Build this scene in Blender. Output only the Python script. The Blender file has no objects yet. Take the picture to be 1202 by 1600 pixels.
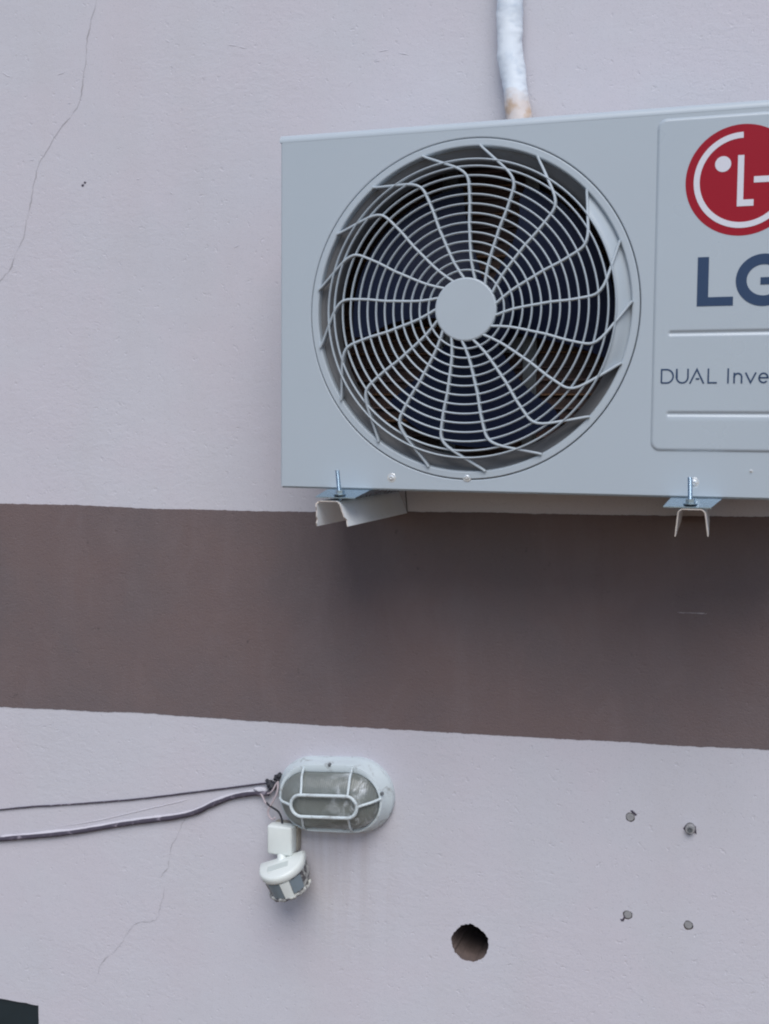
import bpy, bmesh, math, random
from mathutils import Vector, Matrix, noise
random.seed(7)
scene = bpy.context.scene
COL = scene.collection
PI = math.pi

# ------------------------------------------------------------------ camera
# metres: X right along the wall, Z up, Y into the wall; front sheet of the unit is y=0, wall face y=D
D = 0.2575
cam_d = bpy.data.cameras.new('camera')
cam = bpy.data.objects.new('camera', cam_d); COL.objects.link(cam)
r_ = Vector((0.94894461, 0.31536492, 0.00700678))
u_ = Vector((-0.02950871, 0.06663387, 0.99734105))
f_ = Vector((-0.31405949, 0.94662817, -0.07253787))
M = Matrix((r_, u_, -f_)).transposed().to_4x4()
M.translation = Vector((0.752856, -1.742987, 0.0951935))
cam.matrix_world = M
cam_d.sensor_fit = 'HORIZONTAL'; cam_d.sensor_width = 36.0
cam_d.lens = 1862.04 * 36.0 / 1202.0
cam_d.clip_start = 0.05; cam_d.clip_end = 600
scene.camera = cam

# ------------------------------------------------------------------ light
SUN_EL, SUN_AZ = math.radians(52), math.radians(18)     # azimuth measured from the wall's outward normal to the right
sd = Vector((math.sin(SUN_AZ)*math.cos(SUN_EL), -math.cos(SUN_AZ)*math.cos(SUN_EL), math.sin(SUN_EL)))
world = bpy.data.worlds.new('World'); scene.world = world; world.use_nodes = True
nt = world.node_tree; bg = nt.nodes['Background']
sky = nt.nodes.new('ShaderNodeTexSky'); sky.sky_type = 'NISHITA'; sky.sun_disc = False
sky.sun_elevation = SUN_EL; sky.sun_rotation = math.atan2(sd.x, sd.y)
sky.air_density = 1.0; sky.dust_density = 1.0; sky.ozone_density = 1.5
nt.links.new(sky.outputs[0], bg.inputs[0]); bg.inputs[1].default_value = 0.105
sun_d = bpy.data.lights.new('sun', 'SUN'); sun_d.energy = 1.9; sun_d.angle = math.radians(42); sun_d.color = (1.0, 0.985, 0.96)
sun = bpy.data.objects.new('sun', sun_d); COL.objects.link(sun)
sun.rotation_euler = (-sd).to_track_quat('-Z', 'Y').to_euler()
vs = scene.view_settings
vs.view_transform = 'Standard'; vs.look = 'None'; vs.gamma = 1; vs.use_curve_mapping = False
vs.exposure = 0.41
scene.cycles.pixel_filter_type = 'BLACKMAN_HARRIS'; scene.cycles.filter_width = 2.1
scene.cycles.max_bounces = 10; scene.cycles.transmission_bounces = 8

# ------------------------------------------------------------------ materials
class NT:
    def __init__(s, name):
        s.m = bpy.data.materials.new(name); s.m.use_nodes = True
        s.t = s.m.node_tree; s.b = s.t.nodes['Principled BSDF']
    def n(s, kind, **kw):
        o = s.t.nodes.new('ShaderNode' + kind)
        for k, v in kw.items():
            if k in o.inputs: o.inputs[k].default_value = v
            else: setattr(o, k, v)
        return o
    def l(s, a, b): s.t.links.new(a, b)
    def coord(s, scale=(1, 1, 1)):
        g = s.n('NewGeometry'); mp = s.n('Mapping'); mp.inputs['Scale'].default_value = scale
        s.l(g.outputs['Position'], mp.inputs['Vector']); return mp.outputs[0]
    def noise(s, scale, detail=3, rough=.55, co=None, dist=0.0):
        n = s.n('TexNoise'); n.inputs['Scale'].default_value = scale; n.inputs['Detail'].default_value = detail
        n.inputs['Roughness'].default_value = rough; n.inputs['Distortion'].default_value = dist
        s.l(co if co is not None else s.coord(), n.inputs['Vector']); return n.outputs['Fac']
    def ramp(s, fac, stops):
        r = s.n('ValToRGB'); e = r.color_ramp.elements
        while len(e) < len(stops): e.new(.5)
        for i, (p, c) in enumerate(stops):
            e[i].position = p; e[i].color = (c[0], c[1], c[2], 1) if hasattr(c, '__len__') else (c, c, c, 1)
        s.l(fac, r.inputs[0]); return r.outputs[0]
    def mix(s, fac, a, b, mode='MIX'):
        m = s.n('Mix', data_type='RGBA', blend_type=mode)
        for sock, v in ((m.inputs[0], fac), (m.inputs[6], a), (m.inputs[7], b)):
            if hasattr(v, 'is_linked'): s.l(v, sock)
            elif hasattr(v, '__len__'): sock.default_value = (v[0], v[1], v[2], 1)
            else: sock.default_value = v
        return m.outputs[2]
    def math(s, op, a, b=0.0, c=None):
        m = s.n('Math', operation=op)
        for i, v in enumerate((a, b) + ((c,) if c is not None else ())):
            if hasattr(v, 'is_linked'): s.l(v, m.inputs[i])
            else: m.inputs[i].default_value = v
        return m.outputs[0]
    def bump(s, h, strength=.3, dist=.001, prev=None):
        b = s.n('Bump'); b.inputs['Strength'].default_value = strength; b.inputs['Distance'].default_value = dist
        s.l(h, b.inputs['Height'])
        if prev is not None: s.l(prev, b.inputs['Normal'])
        s.l(b.outputs[0], s.b.inputs['Normal']); return b.outputs[0]

def simple(name, col, rough=.5, metal=0.0, var=.08, vscale=40, bump=0.0, bscale=300, spec=None, dirt=None):
    k = NT(name)
    f = k.noise(vscale, 4)
    c = k.mix(f, tuple(x*(1-var) for x in col), tuple(min(1, x*(1+var)) for x in col))
    if dirt:
        g = k.ramp(k.noise(dirt[1], 6, .7, dist=.5), [(dirt[2], 0.0), (dirt[3], 1.0)])
        c = k.mix(g, c, dirt[0])
    k.l(c, k.b.inputs['Base Color'])
    rr = k.math('MULTIPLY_ADD', k.noise(vscale*2.3, 3), .2, rough-.1); k.l(rr, k.b.inputs['Roughness'])
    k.b.inputs['Metallic'].default_value = metal
    if spec is not None: k.b.inputs['Specular IOR Level'].default_value = spec
    if bump: k.bump(k.noise(bscale, 4), bump, .0006)
    return k.m

def plaster_material(name, col, band=False):
    k = NT(name); pos = k.coord()
    c = k.mix(k.noise(2.2, 4, .6), tuple(x*.955 for x in col), tuple(min(1, x*1.045) for x in col))
    # faint cool and warm patches of the paint
    c = k.mix(k.math('MULTIPLY', k.ramp(k.noise(5, 3), [(.42, 0.0), (.62, 1.0)]), .5), c,
              (col[0]*1.03, col[1]*.975, col[2]*.985) if not band else (col[0]*1.08, col[1]*.97, col[2]*.95))
    c = k.mix(k.ramp(k.noise(350, 2), [(.3, 1.0), (.42, 0.0)]), c, tuple(x*.86 for x in col))
    if band:
        c = k.mix(k.ramp(k.noise(60, 5, .7), [(.6, 0.0), (.9, .5)]), c, tuple(x*1.5 for x in col))
        c = k.mix(k.ramp(k.noise(4.5, 4, .6), [(.40, .0), (.62, .7)]), c, (col[0]*1.11, col[1]*1.01, col[2]*.96))
        c = k.mix(k.ramp(k.noise(1, 5, .65, co=k.coord((14, 1, 5)), dist=.8), [(.5, .0), (.75, .5)]), c, tuple(x*1.22 for x in col))
        c = k.mix(k.ramp(k.noise(48, 3, .5, dist=.4), [(.22, .6), (.28, 0.0)]), c, tuple(x*.55 for x in col))
    else:
        # rusty drip streaks below the lamp
        sx = k.n('SeparateXYZ'); k.l(pos, sx.inputs[0]); X, Z = sx.outputs[0], sx.outputs[2]
        env = k.math('MULTIPLY', k.math('SMOOTH_MIN', k.math('MULTIPLY', k.math('ADD', X, .13), 14), k.math('MULTIPLY', k.math('SUBTRACT', .13, X), 14), .3), 1.0)
        env = k.math('MINIMUM', k.math('MAXIMUM', env, 0), 1)
        top = k.math('MINIMUM', k.math('MAXIMUM', k.math('MULTIPLY', k.math('SUBTRACT', -.60, Z), 25), 0), 1)
        bot = k.math('MINIMUM', k.math('MAXIMUM', k.math('MULTIPLY', k.math('ADD', Z, .96), 3.2), 0), 1)
        st = k.ramp(k.noise(1, 4, .6, co=k.coord((60, 1, 3)), dist=.6), [(.40, .12), (.68, 1.0)])
        fac = k.math('MULTIPLY', k.math('MULTIPLY', env, k.math('MULTIPLY', top, bot)), k.math('MULTIPLY', st, .26))
        c = k.mix(fac, c, (.30, .235, .20))
        # dust washed over the lower wall
        c = k.mix(k.math('MULTIPLY', k.ramp(k.noise(1, 5, .6, co=k.coord((9, 1, 1.2))), [(.5, 0.0), (.8, 1.0)]), .12), c, (.42, .38, .36))
    k.l(c, k.b.inputs['Base Color'])
    k.b.inputs['Roughness'].default_value = .8
    k.b.inputs['Specular IOR Level'].default_value = .3
    b = k.bump(k.noise(7, 3, .5), .5, .004)
    patch = k.ramp(k.noise(3.0, 3), [(.38, .25), (.66, 1.0)])
    b = k.bump(k.math('MULTIPLY', patch, k.noise(1, 5, .62, co=k.coord((38, 38, 70)), dist=1.0)), .6, .0014, b)
    pits = k.ramp(k.noise(95, 2, .5), [(.24, 0.0), (.33, 1.0)])
    b = k.bump(pits, .5, .0008, b)
    if band:
        b = k.bump(k.noise(1, 4, .7, co=k.coord((180, 180, 270))), .8, .0012, b)
    b = k.bump(k.noise(420, 4, .65), .28 if not band else .8, .0008, b)
    return k.m

WALLC = (.522, .510, .552)
mat_wall = plaster_material('pink_plaster', WALLC)
mat_band = plaster_material('brown_masonry_paint', (.142, .112, .114), band=True)
mat_crack = simple('crack_shadow', (.34, .325, .345), .95, var=.12, vscale=60)
mat_hole = simple('raw_brick_mortar', (.13, .095, .085), .95, var=.35, vscale=60, bump=.8, bscale=120)
mat_body = simple('powder_coated_steel', (.388, .436, .480), .42, var=.025, vscale=5, bump=.03, bscale=260)
mat_print = simple('printed_fascia', (.388, .436, .480), .30, var=.025, vscale=5, bump=.03, bscale=260)
mat_grille = simple('grille_plastic', (.390, .438, .480), .45, var=.03, vscale=10)
mat_bell = simple('orifice_metal', (.115, .115, .12), .5, var=.08, vscale=15)
mat_blade = simple('fan_plastic', (.006, .011, .036), .5, var=.15, vscale=12, spec=.22)
mat_coil = simple('coil_fins', (.105, .064, .056), .6, metal=.2, var=.3, vscale=30)
mat_copper = simple('copper_tube', (.15, .08, .045), .5, metal=.6, var=.35, vscale=60)
mat_motor = simple('galvanised_steel', (.16, .17, .18), .5, metal=.5, var=.2, vscale=25)
mat_red = simple('red_print', (.29, .005, .017), .35, var=.03, vscale=10, spec=.22)
mat_blue = simple('slate_blue_print', (.030, .056, .115), .35, var=.05, vscale=10, spec=.22)
mat_mark = simple('white_print', (.60, .60, .66), .4, var=.02, vscale=10)
mat_zinc = simple('zinc_plated_steel', (.42, .53, .62), .28, metal=1.0, var=.08, vscale=30, bump=.03, bscale=300)
mat_screw = simple('painted_screw', (.66, .68, .70), .25, metal=.5, var=.1, vscale=80)
mat_channel = simple('white_painted_steel', (.72, .74, .75), .5, var=.05, vscale=30, dirt=((.33, .28, .24), 55, .62, .85))
mat_edge = simple('bare_cut_edge', (.52, .46, .41), .6, metal=.3, var=.2, vscale=100)
k = NT('white_pipe_lagging')
c = k.mix(k.noise(16, 4, .6), (.62, .67, .74), (.74, .78, .82))
c = k.mix(k.ramp(k.noise(20, 5, .6, dist=.6), [(.52, 0.0), (.70, .75)]), c, (.42, .50, .60))
sz = k.n('SeparateXYZ'); k.l(k.coord(), sz.inputs[0])
low = k.math('MULTIPLY', k.math('SUBTRACT', k.math('ADD', .648, k.math('MULTIPLY', k.math('SUBTRACT', k.noise(30, 4), .5), .05)), sz.outputs[2]), 55)
low = k.math('MINIMUM', k.math('MAXIMUM', low, 0), 1)
c = k.mix(k.math('MULTIPLY', low, .8), c, (.60, .50, .45))
c = k.mix(k.math('MULTIPLY', low, k.ramp(k.noise(45, 4), [(.5, 0.0), (.65, .8)])), c, (.52, .36, .24))
k.l(c, k.b.inputs['Base Color']); k.b.inputs['Roughness'].default_value = .55; k.bump(k.noise(55, 4), .5, .0012); mat_foam = k.m
mat_lampw = simple('aged_white_enamel', (.56, .62, .64), .45, var=.05, vscale=30, dirt=((.20, .19, .18), 42, .54, .74))
mat_sens = simple('cream_plastic', (.66, .69, .665), .42, var=.04, vscale=30, dirt=((.40, .37, .33), 60, .64, .86))
mat_sensd = simple('chipped_plastic', (.50, .50, .47), .6, var=.1, vscale=70, dirt=((.07, .065, .07), 80, .42, .56))
mat_lens = simple('grey_lens_plastic', (.17, .21, .24), .35, var=.08, vscale=60)
mat_black = simple('black_tape', (.018, .018, .026), .6, var=.3, vscale=150, bump=.8, bscale=300)
mat_cable = simple('painted_cable', (.42, .37, .43), .7, var=.12, vscale=60, bump=.6, bscale=250, dirt=((.10, .08, .13), 70, .50, .68))
mat_cabled = simple('dark_cable_sheath', (.055, .045, .065), .85, var=.25, vscale=80, dirt=((.35, .31, .36), 60, .55, .75))
mat_wirep = simple('pink_painted_wire', (.44, .37, .39), .6, var=.15, vscale=120)
mat_plug = simple('grey_wall_plug', (.27, .265, .27), .8, var=.15, vscale=200, bump=.6, bscale=500)
mat_plugd = simple('chipped_plaster', (.06, .05, .07), .95, var=.25, vscale=200)
mat_frame = simple('dark_window_frame', (.012, .022, .028), .45, var=.15, vscale=40)
mat_ground = simple('dusty_paving', (.16, .10, .055), .9, var=.2, vscale=1.5, bump=.5, bscale=20)
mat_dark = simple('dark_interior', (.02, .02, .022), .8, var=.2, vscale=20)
mat_scratch = simple('scratched_plaster', (.34, .30, .31), .9, var=.1, vscale=60)

k = NT('dirty_ribbed_glass')
dirtm = k.ramp(k.noise(34, 6, .7, dist=.8), [(.50, 0.0), (.66, 1.0)])
sx = k.n('SeparateXYZ'); k.l(k.coord(), sx.inputs[0])
right = k.math('MINIMUM', k.math('MAXIMUM', k.math('MULTIPLY', k.math('ADD', sx.outputs[0], .01), 18), .18), 1)
film = k.math('MULTIPLY', dirtm, k.math('MULTIPLY', right, .75))
c = k.mix(k.noise(60, 3), (.24, .26, .24), (.35, .37, .35)); c = k.mix(film, c, (.70, .73, .76))
k.l(c, k.b.inputs['Base Color']); k.b.inputs['Roughness'].default_value = .30; k.b.inputs['IOR'].default_value = 1.45
k.l(k.math('SUBTRACT', .45, k.math('MULTIPLY', film, .45)), k.b.inputs['Transmission Weight'])
w = k.n('TexWave', wave_type='BANDS', bands_direction='X'); w.inputs['Scale'].default_value = 78
k.l(k.coord(), w.inputs['Vector']); k.bump(w.outputs['Fac'], .30, .0012)
mat_glass = k.m
k = NT('window_glass'); k.b.inputs['Base Color'].default_value = (.02, .035, .04, 1); k.b.inputs['Roughness'].default_value = .12
mat_pane = k.m

# ------------------------------------------------------------------ mesh helpers
def tag(o, label=None, cat=None, group=None, kind=None):
    if label: o['label'] = label
    if cat: o['category'] = cat
    if group: o['group'] = group
    if kind: o['kind'] = kind
    return o
def thing(name, label, cat, loc, group=None):
    o = bpy.data.objects.new(name, None); COL.objects.link(o); o.location = loc
    o.empty_display_size = .05
    return tag(o, label, cat, group)
def root_loc(p):
    v = Vector((0, 0, 0))
    while p is not None: v += p.location; p = p.parent
    return v
def link(name, bm, mats, parent=None, smooth=None, recalc=True):
    """bmesh in world metres -> one object under parent"""
    if recalc: bmesh.ops.recalc_face_normals(bm, faces=bm.faces[:])
    off = root_loc(parent)
    if off.length: bmesh.ops.translate(bm, vec=-off, verts=bm.verts[:])
    me = bpy.data.meshes.new(name); bm.to_mesh(me); bm.free()
    for m in (mats if isinstance(mats, (list, tuple)) else [mats]): me.materials.append(m)
    o = bpy.data.objects.new(name, me); COL.objects.link(o)
    if parent is not None: o.parent = parent
    if smooth is not None:
        me.shade_smooth()
        me.set_sharp_from_angle(angle=math.radians(smooth))
    return o
def box(bm, x0, x1, y0, y1, z0, z1, bev=0.0, seg=2):
    t = bmesh.new(); bmesh.ops.create_cube(t, size=1)
    for v in t.verts:
        v.co = Vector((x0+(v.co.x+.5)*(x1-x0), y0+(v.co.y+.5)*(y1-y0), z0+(v.co.z+.5)*(z1-z0)))
    if bev: bmesh.ops.bevel(t, geom=t.edges[:], offset=bev, segments=seg, affect='EDGES', profile=.5)
    merge(bm, t)
def merge(bm, t, mi=None):
    if mi is not None:
        for f in t.faces: f.material_index = mi
    me = bpy.data.meshes.new('tmp'); t.to_mesh(me); t.free(); bm.from_mesh(me); bpy.data.meshes.remove(me)
def tube(bm, pts, rad, seg=8, closed=False, cap=True, flat=None):
    pts = [Vector(p) for p in pts]; n = len(pts)
    rr = rad if hasattr(rad, '__len__') else [rad]*n
    rings = []; prev = None
    for i, p in enumerate(pts):
        a = pts[(i-1) % n] if (closed or i) else p; b = pts[(i+1) % n] if (closed or i < n-1) else p
        t = (b-a).normalized()
        if prev is None: nx = t.cross(Vector((0, 1, 0))); nx = nx if nx.length > .1 else t.cross(Vector((1, 0, 0)))
        else: nx = prev - t*prev.dot(t)
        nx.normalize(); prev = nx; ny = t.cross(nx)
        fx, fy = flat if flat else (1, 1)
        rings.append([bm.verts.new(p + (nx*math.cos(2*PI*j/seg)*fx + ny*math.sin(2*PI*j/seg)*fy)*rr[i]) for j in range(seg)])
    m = n if closed else n-1
    for i in range(m):
        A, B = rings[i], rings[(i+1) % n]
        for j in range(seg):
            bm.faces.new((A[j], A[(j+1) % seg], B[(j+1) % seg], B[j]))
    if cap and not closed:
        bm.faces.new(rings[0]); bm.faces.new(rings[-1][::-1])
def smooth_path(pts, n=8):
    P = [Vector(p) for p in pts]; P = [2*P[0]-P[1]] + P + [2*P[-1]-P[-2]]; out = []
    for i in range(1, len(P)-2):
        a, b, c, d = P[i-1:i+3]
        for j in range(n):
            t = j/n
            out.append(.5*((2*b) + (c-a)*t + (2*a-5*b+4*c-d)*t*t + (3*b-a-3*c+d)*t**3))
    out.append(P[-2]); return out
def lathe(bm, cx, cz, prof, seg=96, a0=0, a1=2*PI, close_center=False):
    """prof: list of (r, y); axis along Y"""
    full = abs(a1-a0-2*PI) < 1e-6; cols = seg if full else seg+1; G = []
    for i in range(cols):
        a = a0+(a1-a0)*i/seg
        G.append([bm.verts.new((cx+r*math.cos(a), y, cz+r*math.sin(a))) for r, y in prof])
    for i in range(seg):
        A, B = G[i], G[(i+1) % cols]
        for j in range(len(prof)-1): bm.faces.new((A[j], B[j], B[j+1], A[j+1]))
def ribbon(bm, pts, w, y0, y1, closed=False):
    """flat printed stroke (x,z points, width w) as a slab from y0 to y1"""
    P = [Vector((p[0], p[1])) for p in pts]; n = len(P); L = []; Rr = []
    for i in range(n):
        if closed: t0 = (P[i]-P[i-1]).normalized(); t1 = (P[(i+1) % n]-P[i]).normalized()
        else:
            t0 = (P[i]-P[i-1]).normalized() if i else (P[1]-P[0]).normalized()
            t1 = (P[i+1]-P[i]).normalized() if i < n-1 else t0
        t = t0+t1; t.normalize(); nn = Vector((-t.y, t.x)); kk = 1/max(.35, math.sqrt(max(.12, (1+t0.dot(t1))/2)))
        L.append(P[i]+nn*w/2*kk); Rr.append(P[i]-nn*w/2*kk)
    vs = [[bm.verts.new((a.x, y, a.y)) for a in S] for S in (L, Rr) for y in (y0, y1)]
    Lf, Lb, Rf, Rb = vs; m = n if closed else n-1
    for i in range(m):
        j = (i+1) % n
        bm.faces.new((Lf[i], Lf[j], Rf[j], Rf[i])); bm.faces.new((Lb[i], Rb[i], Rb[j], Lb[j]))
        bm.faces.new((Lf[i], Lb[i], Lb[j], Lf[j])); bm.faces.new((Rf[i], Rf[j], Rb[j], Rb[i]))
    if not closed:
        bm.faces.new((Lf[0], Rf[0], Rb[0], Lb[0])); bm.faces.new((Lf[-1], Lb[-1], Rb[-1], Rf[-1]))
def slab(bm, pts, y0, y1):
    a = [bm.verts.new((x, y0, z)) for x, z in pts]; b = [bm.verts.new((x, y1, z)) for x, z in pts]; n = len(pts)
    bm.faces.new(a); bm.faces.new(b[::-1])
    for i in range(n): bm.faces.new((a[i], b[i], b[(i+1) % n], a[(i+1) % n]))
def arc(cx, cz, r, a0, a1, n=24, rz=None):
    rz = r if rz is None else rz
    return [(cx+r*math.cos(math.radians(a0+(a1-a0)*i/n)), cz+rz*math.sin(math.radians(a0+(a1-a0)*i/n))) for i in range(n+1)]
def stadium(cx, cz, hw, hh, rot=0, n=16, e=1.0):
    """rounded-end oval"""
    out = []; s = hw-hh
    for i in range(n+1):
        a = -PI/2+PI*i/n; out.append((s+hh*math.cos(a), hh*math.sin(a)))
    for i in range(n+1):
        a = PI/2+PI*i/n; out.append((-s+hh*math.cos(a), hh*math.sin(a)))
    c, sn = math.cos(rot), math.sin(rot)
    return [(cx+x*c-z*sn, cz+x*sn+z*c) for x, z in out]
def loft(bm, loops, cap0=False, cap1=False):
    R = [[bm.verts.new(p) for p in L] for L in loops]; n = len(R[0])
    for A, B in zip(R, R[1:]):
        for j in range(n): bm.faces.new((A[j], A[(j+1) % n], B[(j+1) % n], B[j]))
    if cap0: bm.faces.new(R[0])
    if cap1: bm.faces.new(R[-1][::-1])

# ------------------------------------------------------------------ ground
bm = bmesh.new(); bmesh.ops.create_grid(bm, x_segments=2, y_segments=2, size=200)
bmesh.ops.translate(bm, vec=(0, 0, -3.0), verts=bm.verts[:])
tag(link('ground', bm, mat_ground), kind='structure')

# ------------------------------------------------------------------ house wall with real holes
HOLE = (.2552, -.8208, .0332)
PLUGS = [(.5300, -.5617, .0078), (.6288, -.5691, .0088), (.5296, -.7312, .0078), (.6298, -.7352, .0080)]
WIN = (-1.55, -.6432, -2.0, -1.0842)      # x0 x1 z0 z1
wall = thing('house_wall', 'rough pink plastered house wall with a brown painted band', 'wall', (0, D, -3))
bm = bmesh.new()
def loop_edges(pts):
    vv = [bm.verts.new((x, D, z)) for x, z in pts]
    return vv, [bm.edges.new((vv[i], vv[(i+1) % len(vv)])) for i in range(len(vv))]
loops = [loop_edges([(-4, -3), (5, -3), (5, 3.2), (-4, 3.2)])]
def rough_circle(cx, cz, r, n, amp, seed, fine=.35):
    out = []
    for i in range(n):
        a = 2*PI*i/n; p = Vector((math.cos(a), math.sin(a), seed))
        q = r*(1+amp*noise.noise(Vector((p.x*1.3, p.y*1.3, seed)))+amp*fine*noise.noise(Vector((p.x*6, p.y*6, seed)))+amp*fine*.8*max(0, noise.noise(Vector((p.x*13, p.y*13, seed+3)))))
        out.append((cx+q*math.cos(a), cz+q*math.sin(a)))
    return out
loops.append(loop_edges(rough_circle(*HOLE, 160, .07, 2.4, .8)))
for i, (x, z, r) in enumerate(PLUGS): loops.append(loop_edges(rough_circle(x, z, r, 36, .16, 5.0+i, .7)))
wx = [(WIN[0], WIN[2])] + [(WIN[1]+.0009*noise.noise(Vector((0, i*.7, 3))), WIN[2]+(WIN[3]-WIN[2])*i/60) for i in range(61)] + \
     [(WIN[1]-(WIN[1]-WIN[0])*i/60, WIN[3]+.0012*noise.noise(Vector((i*.7, 0, 9)))) for i in range(1, 61)]
loops.append(loop_edges(wx))
bmesh.ops.triangle_fill(bm, edges=[e for _, es in loops for e in es], use_beauty=True)
for f in bm.faces:
    if f.normal.y > 0: f.normal_flip()
depths = [.22, .16] + [.012]*4 + [.09]
for (vv, _), d in zip(loops, depths):
    back = [bm.verts.new((v.co.x, D+d, v.co.z)) for v in vv]
    n = len(vv)
    hole = d == .16
    for i in range(n):
        f = bm.faces.new((vv[i], vv[(i+1) % n], back[(i+1) % n], back[i])); f.material_index = 1 if hole or d == .012 else 0
    if d != .09: 
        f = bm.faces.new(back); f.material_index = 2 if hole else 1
    else: bm.faces.new(back)
wo = link('wall_face', bm, [mat_wall, mat_hole, mat_dark], wall, recalc=False)

# painted brown band, hand-rough edges, a skin proud of the plaster
def edge_fn(tab, x):
    if x <= tab[0][0]: a, b = tab[0], tab[1]
    elif x >= tab[-1][0]: a, b = tab[-2], tab[-1]
    else:
        for a, b in zip(tab, tab[1:]):
            if a[0] <= x <= b[0]: break
    return a[1]+(b[1]-a[1])*(x-a[0])/(b[0]-a[0])
top_tab = [(-4, -.075), (-.7157, -.0653), (-.54, -.063), (-.3723, -.0657), (-.0587, -.0625), (.1355, -.0556), (.4286, -.0524), (.7383, -.0471), (5, -.02)]
bot_tab = [(-4, -.51), (-.7237, -.4761), (-.4312, -.4622), (-.0325, -.4526), (.3248, -.4407), (.7492, -.4257), (5, -.30)]
xs = [-4+.05*i for i in range(int(3.1/.05))]; x = -.9
while x < .95: xs.append(x); x += .0022
xs += [.95+.05*i for i in range(82)]
bm = bmesh.new(); T = []; B = []
for x in xs:
    def rough(s): return .0016*noise.noise(Vector((x*9, s, 0)))+.0011*noise.noise(Vector((x*60, s, 1)))+.0009*noise.noise(Vector((x*260, s, 2)))
    T.append((x, edge_fn(top_tab, x)+rough(1))); B.append((x, edge_fn(bot_tab, x)+rough(7)))
ft = [bm.verts.new((x, D-.0008, z)) for x, z in T]; fb = [bm.verts.new((x, D-.0008, z)) for x, z in B]
bt = [bm.verts.new((x, D+.001, z+.0006)) for x, z in T]; bb = [bm.verts.new((x, D+.001, z-.0006)) for x, z in B]
for i in range(len(xs)-1):
    bm.faces.new((ft[i], fb[i], fb[i+1], ft[i+1])); bm.faces.new((bt[i], ft[i], ft[i+1], bt[i+1])); bm.faces.new((fb[i], bb[i], bb[i+1], fb[i+1]))
link('painted_band', bm, mat_band, wall, recalc=False)

def crack(pts, w, seed, name='crack', mat=mat_crack, y=D-.0004):
    bm = bmesh.new(); P = smooth_path([(a, 0, b) for a, b in pts], 14); out = []
    for i, p in enumerate(P):
        q = Vector((p.x+.0046*noise.noise(Vector((i*.16, seed, 0)))+.0022*noise.noise(Vector((i*.55, seed, 4)))+.0010*noise.noise(Vector((i*1.6, seed, 5))), p.z+.0012*noise.noise(Vector((i*.5, seed, 8)))))
        out.append(q)
    L = []; R = []
    for i, q in enumerate(out):
        t = (out[min(i+1, len(out)-1)]-out[max(i-1, 0)]).normalized(); nn = Vector((-t.y, t.x))
        ww = w*max(.12, .55+1.5*noise.noise(Vector((i*.17, seed, 12))))*min(1, i/6+.1, (len(out)-1-i)/6+.1)
        L.append(q+nn*ww/2); R.append(q-nn*ww/2)
    a = [bm.verts.new((v.x, y, v.y)) for v in L]; b = [bm.verts.new((v.x, y, v.y)) for v in R]
    for i in range(len(a)-1): bm.faces.new((a[i], a[i+1], b[i+1], b[i]))
    return link(name, bm, mat, wall)
crack([(-.478, .93), (-.4858, .8836), (-.5046, .8155), (-.5100, .77), (-.5269, .6938), (-.5653, .655), (-.6132, .5922), (-.628, .545), (-.6469, .4727), (-.6802, .4004), (-.7073, .3705), (-.74, .33)], .0019, 1)
crack([(-.3038, -.6491), (-.3358, -.7131), (-.3471, -.7587), (-.364, -.7824)], .0014, 2)
crack([(-.353, -.7975), (-.3673, -.8568), (-.3857, -.8722), (-.4211, -.8836), (-.4573, -.9342), (-.4938, -.9723), (-.5117, -1.0144)], .0013, 3)
crack([(.5983, -.2091), (.625, -.2084), (.6493, -.2083)], .0019, 4, 'scratch', mat_scratch, D-.0012)

# trowel ridges: thin crescents of plaster standing proud of the wall
def ridge(x, z, ln, ang, bend, h=.0011, w=.0024):
    bm = bmesh.new(); n = 10; c, s = math.cos(ang), math.sin(ang); pts = []; rr = []
    for i in range(n+1):
        t = i/n-.5; a, b = t*ln, bend*(.25-t*t)+.0006*noise.noise(Vector((x*50+i, z, 0)))
        pts.append((x+a*c-b*s, D+.0004, z+a*s+b*c)); rr.append(max(.0002, w/2*math.sin(PI*(i+.2)/(n+.4))))
    tube(bm, pts, rr, 6)
    for v in bm.verts: v.co.y = D+.0004-(D+.0004-v.co.y)*h/(w/2)
    link('trowel_ridge', bm, mat_wall, wall, smooth=60)
for a in [(-.683, .768, .042, -.5, -.02), (-.563, .757, .026, .2, -.004), (-.3363, .7953, .016, -.6, 0), (-.185, .7701, .022, -.25, 0), (-.205, .775, .03, -.15, .003),
          (.0821, .7394, .032, .12, .006), (.118, .731, .030, -.3, .004), (.0705, .7243, .018, .1, 0), (-.4849, .39, .010, -.5, 0), (-.1979, .4181, .020, .4, 0),
          (-.545, .70, .012, .2, 0), (-.40, .55, .010, .1, 0), (-.33, .52, .012, -.2, 0), (.02, .69, .014, .9, 0), (-.63, .60, .016, 0, 0)]: ridge(*a)
for i in range(46):
    x, z = random.uniform(-.78, .0), random.choice([random.uniform(0, .9), random.uniform(-1.05, -.5)])
    if -.15 < x and -.78 < z < -.5: continue
    ridge(x, z, random.uniform(.004, .013), random.gauss(0, .5), random.uniform(-.002, .002), random.uniform(.0003, .0006), random.uniform(.001, .0018))
# chip that lost its paint, upper left
bm = bmesh.new()
for (x, z, r) in [(-.5188, .5455, .0028), (-.5140, .5505, .0024)]:
    slab(bm, rough_circle(x, z, r, 9, .6, x*90), D-.0005, D+.001)
link('paint_chip', bm, mat_plugd, wall)

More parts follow.
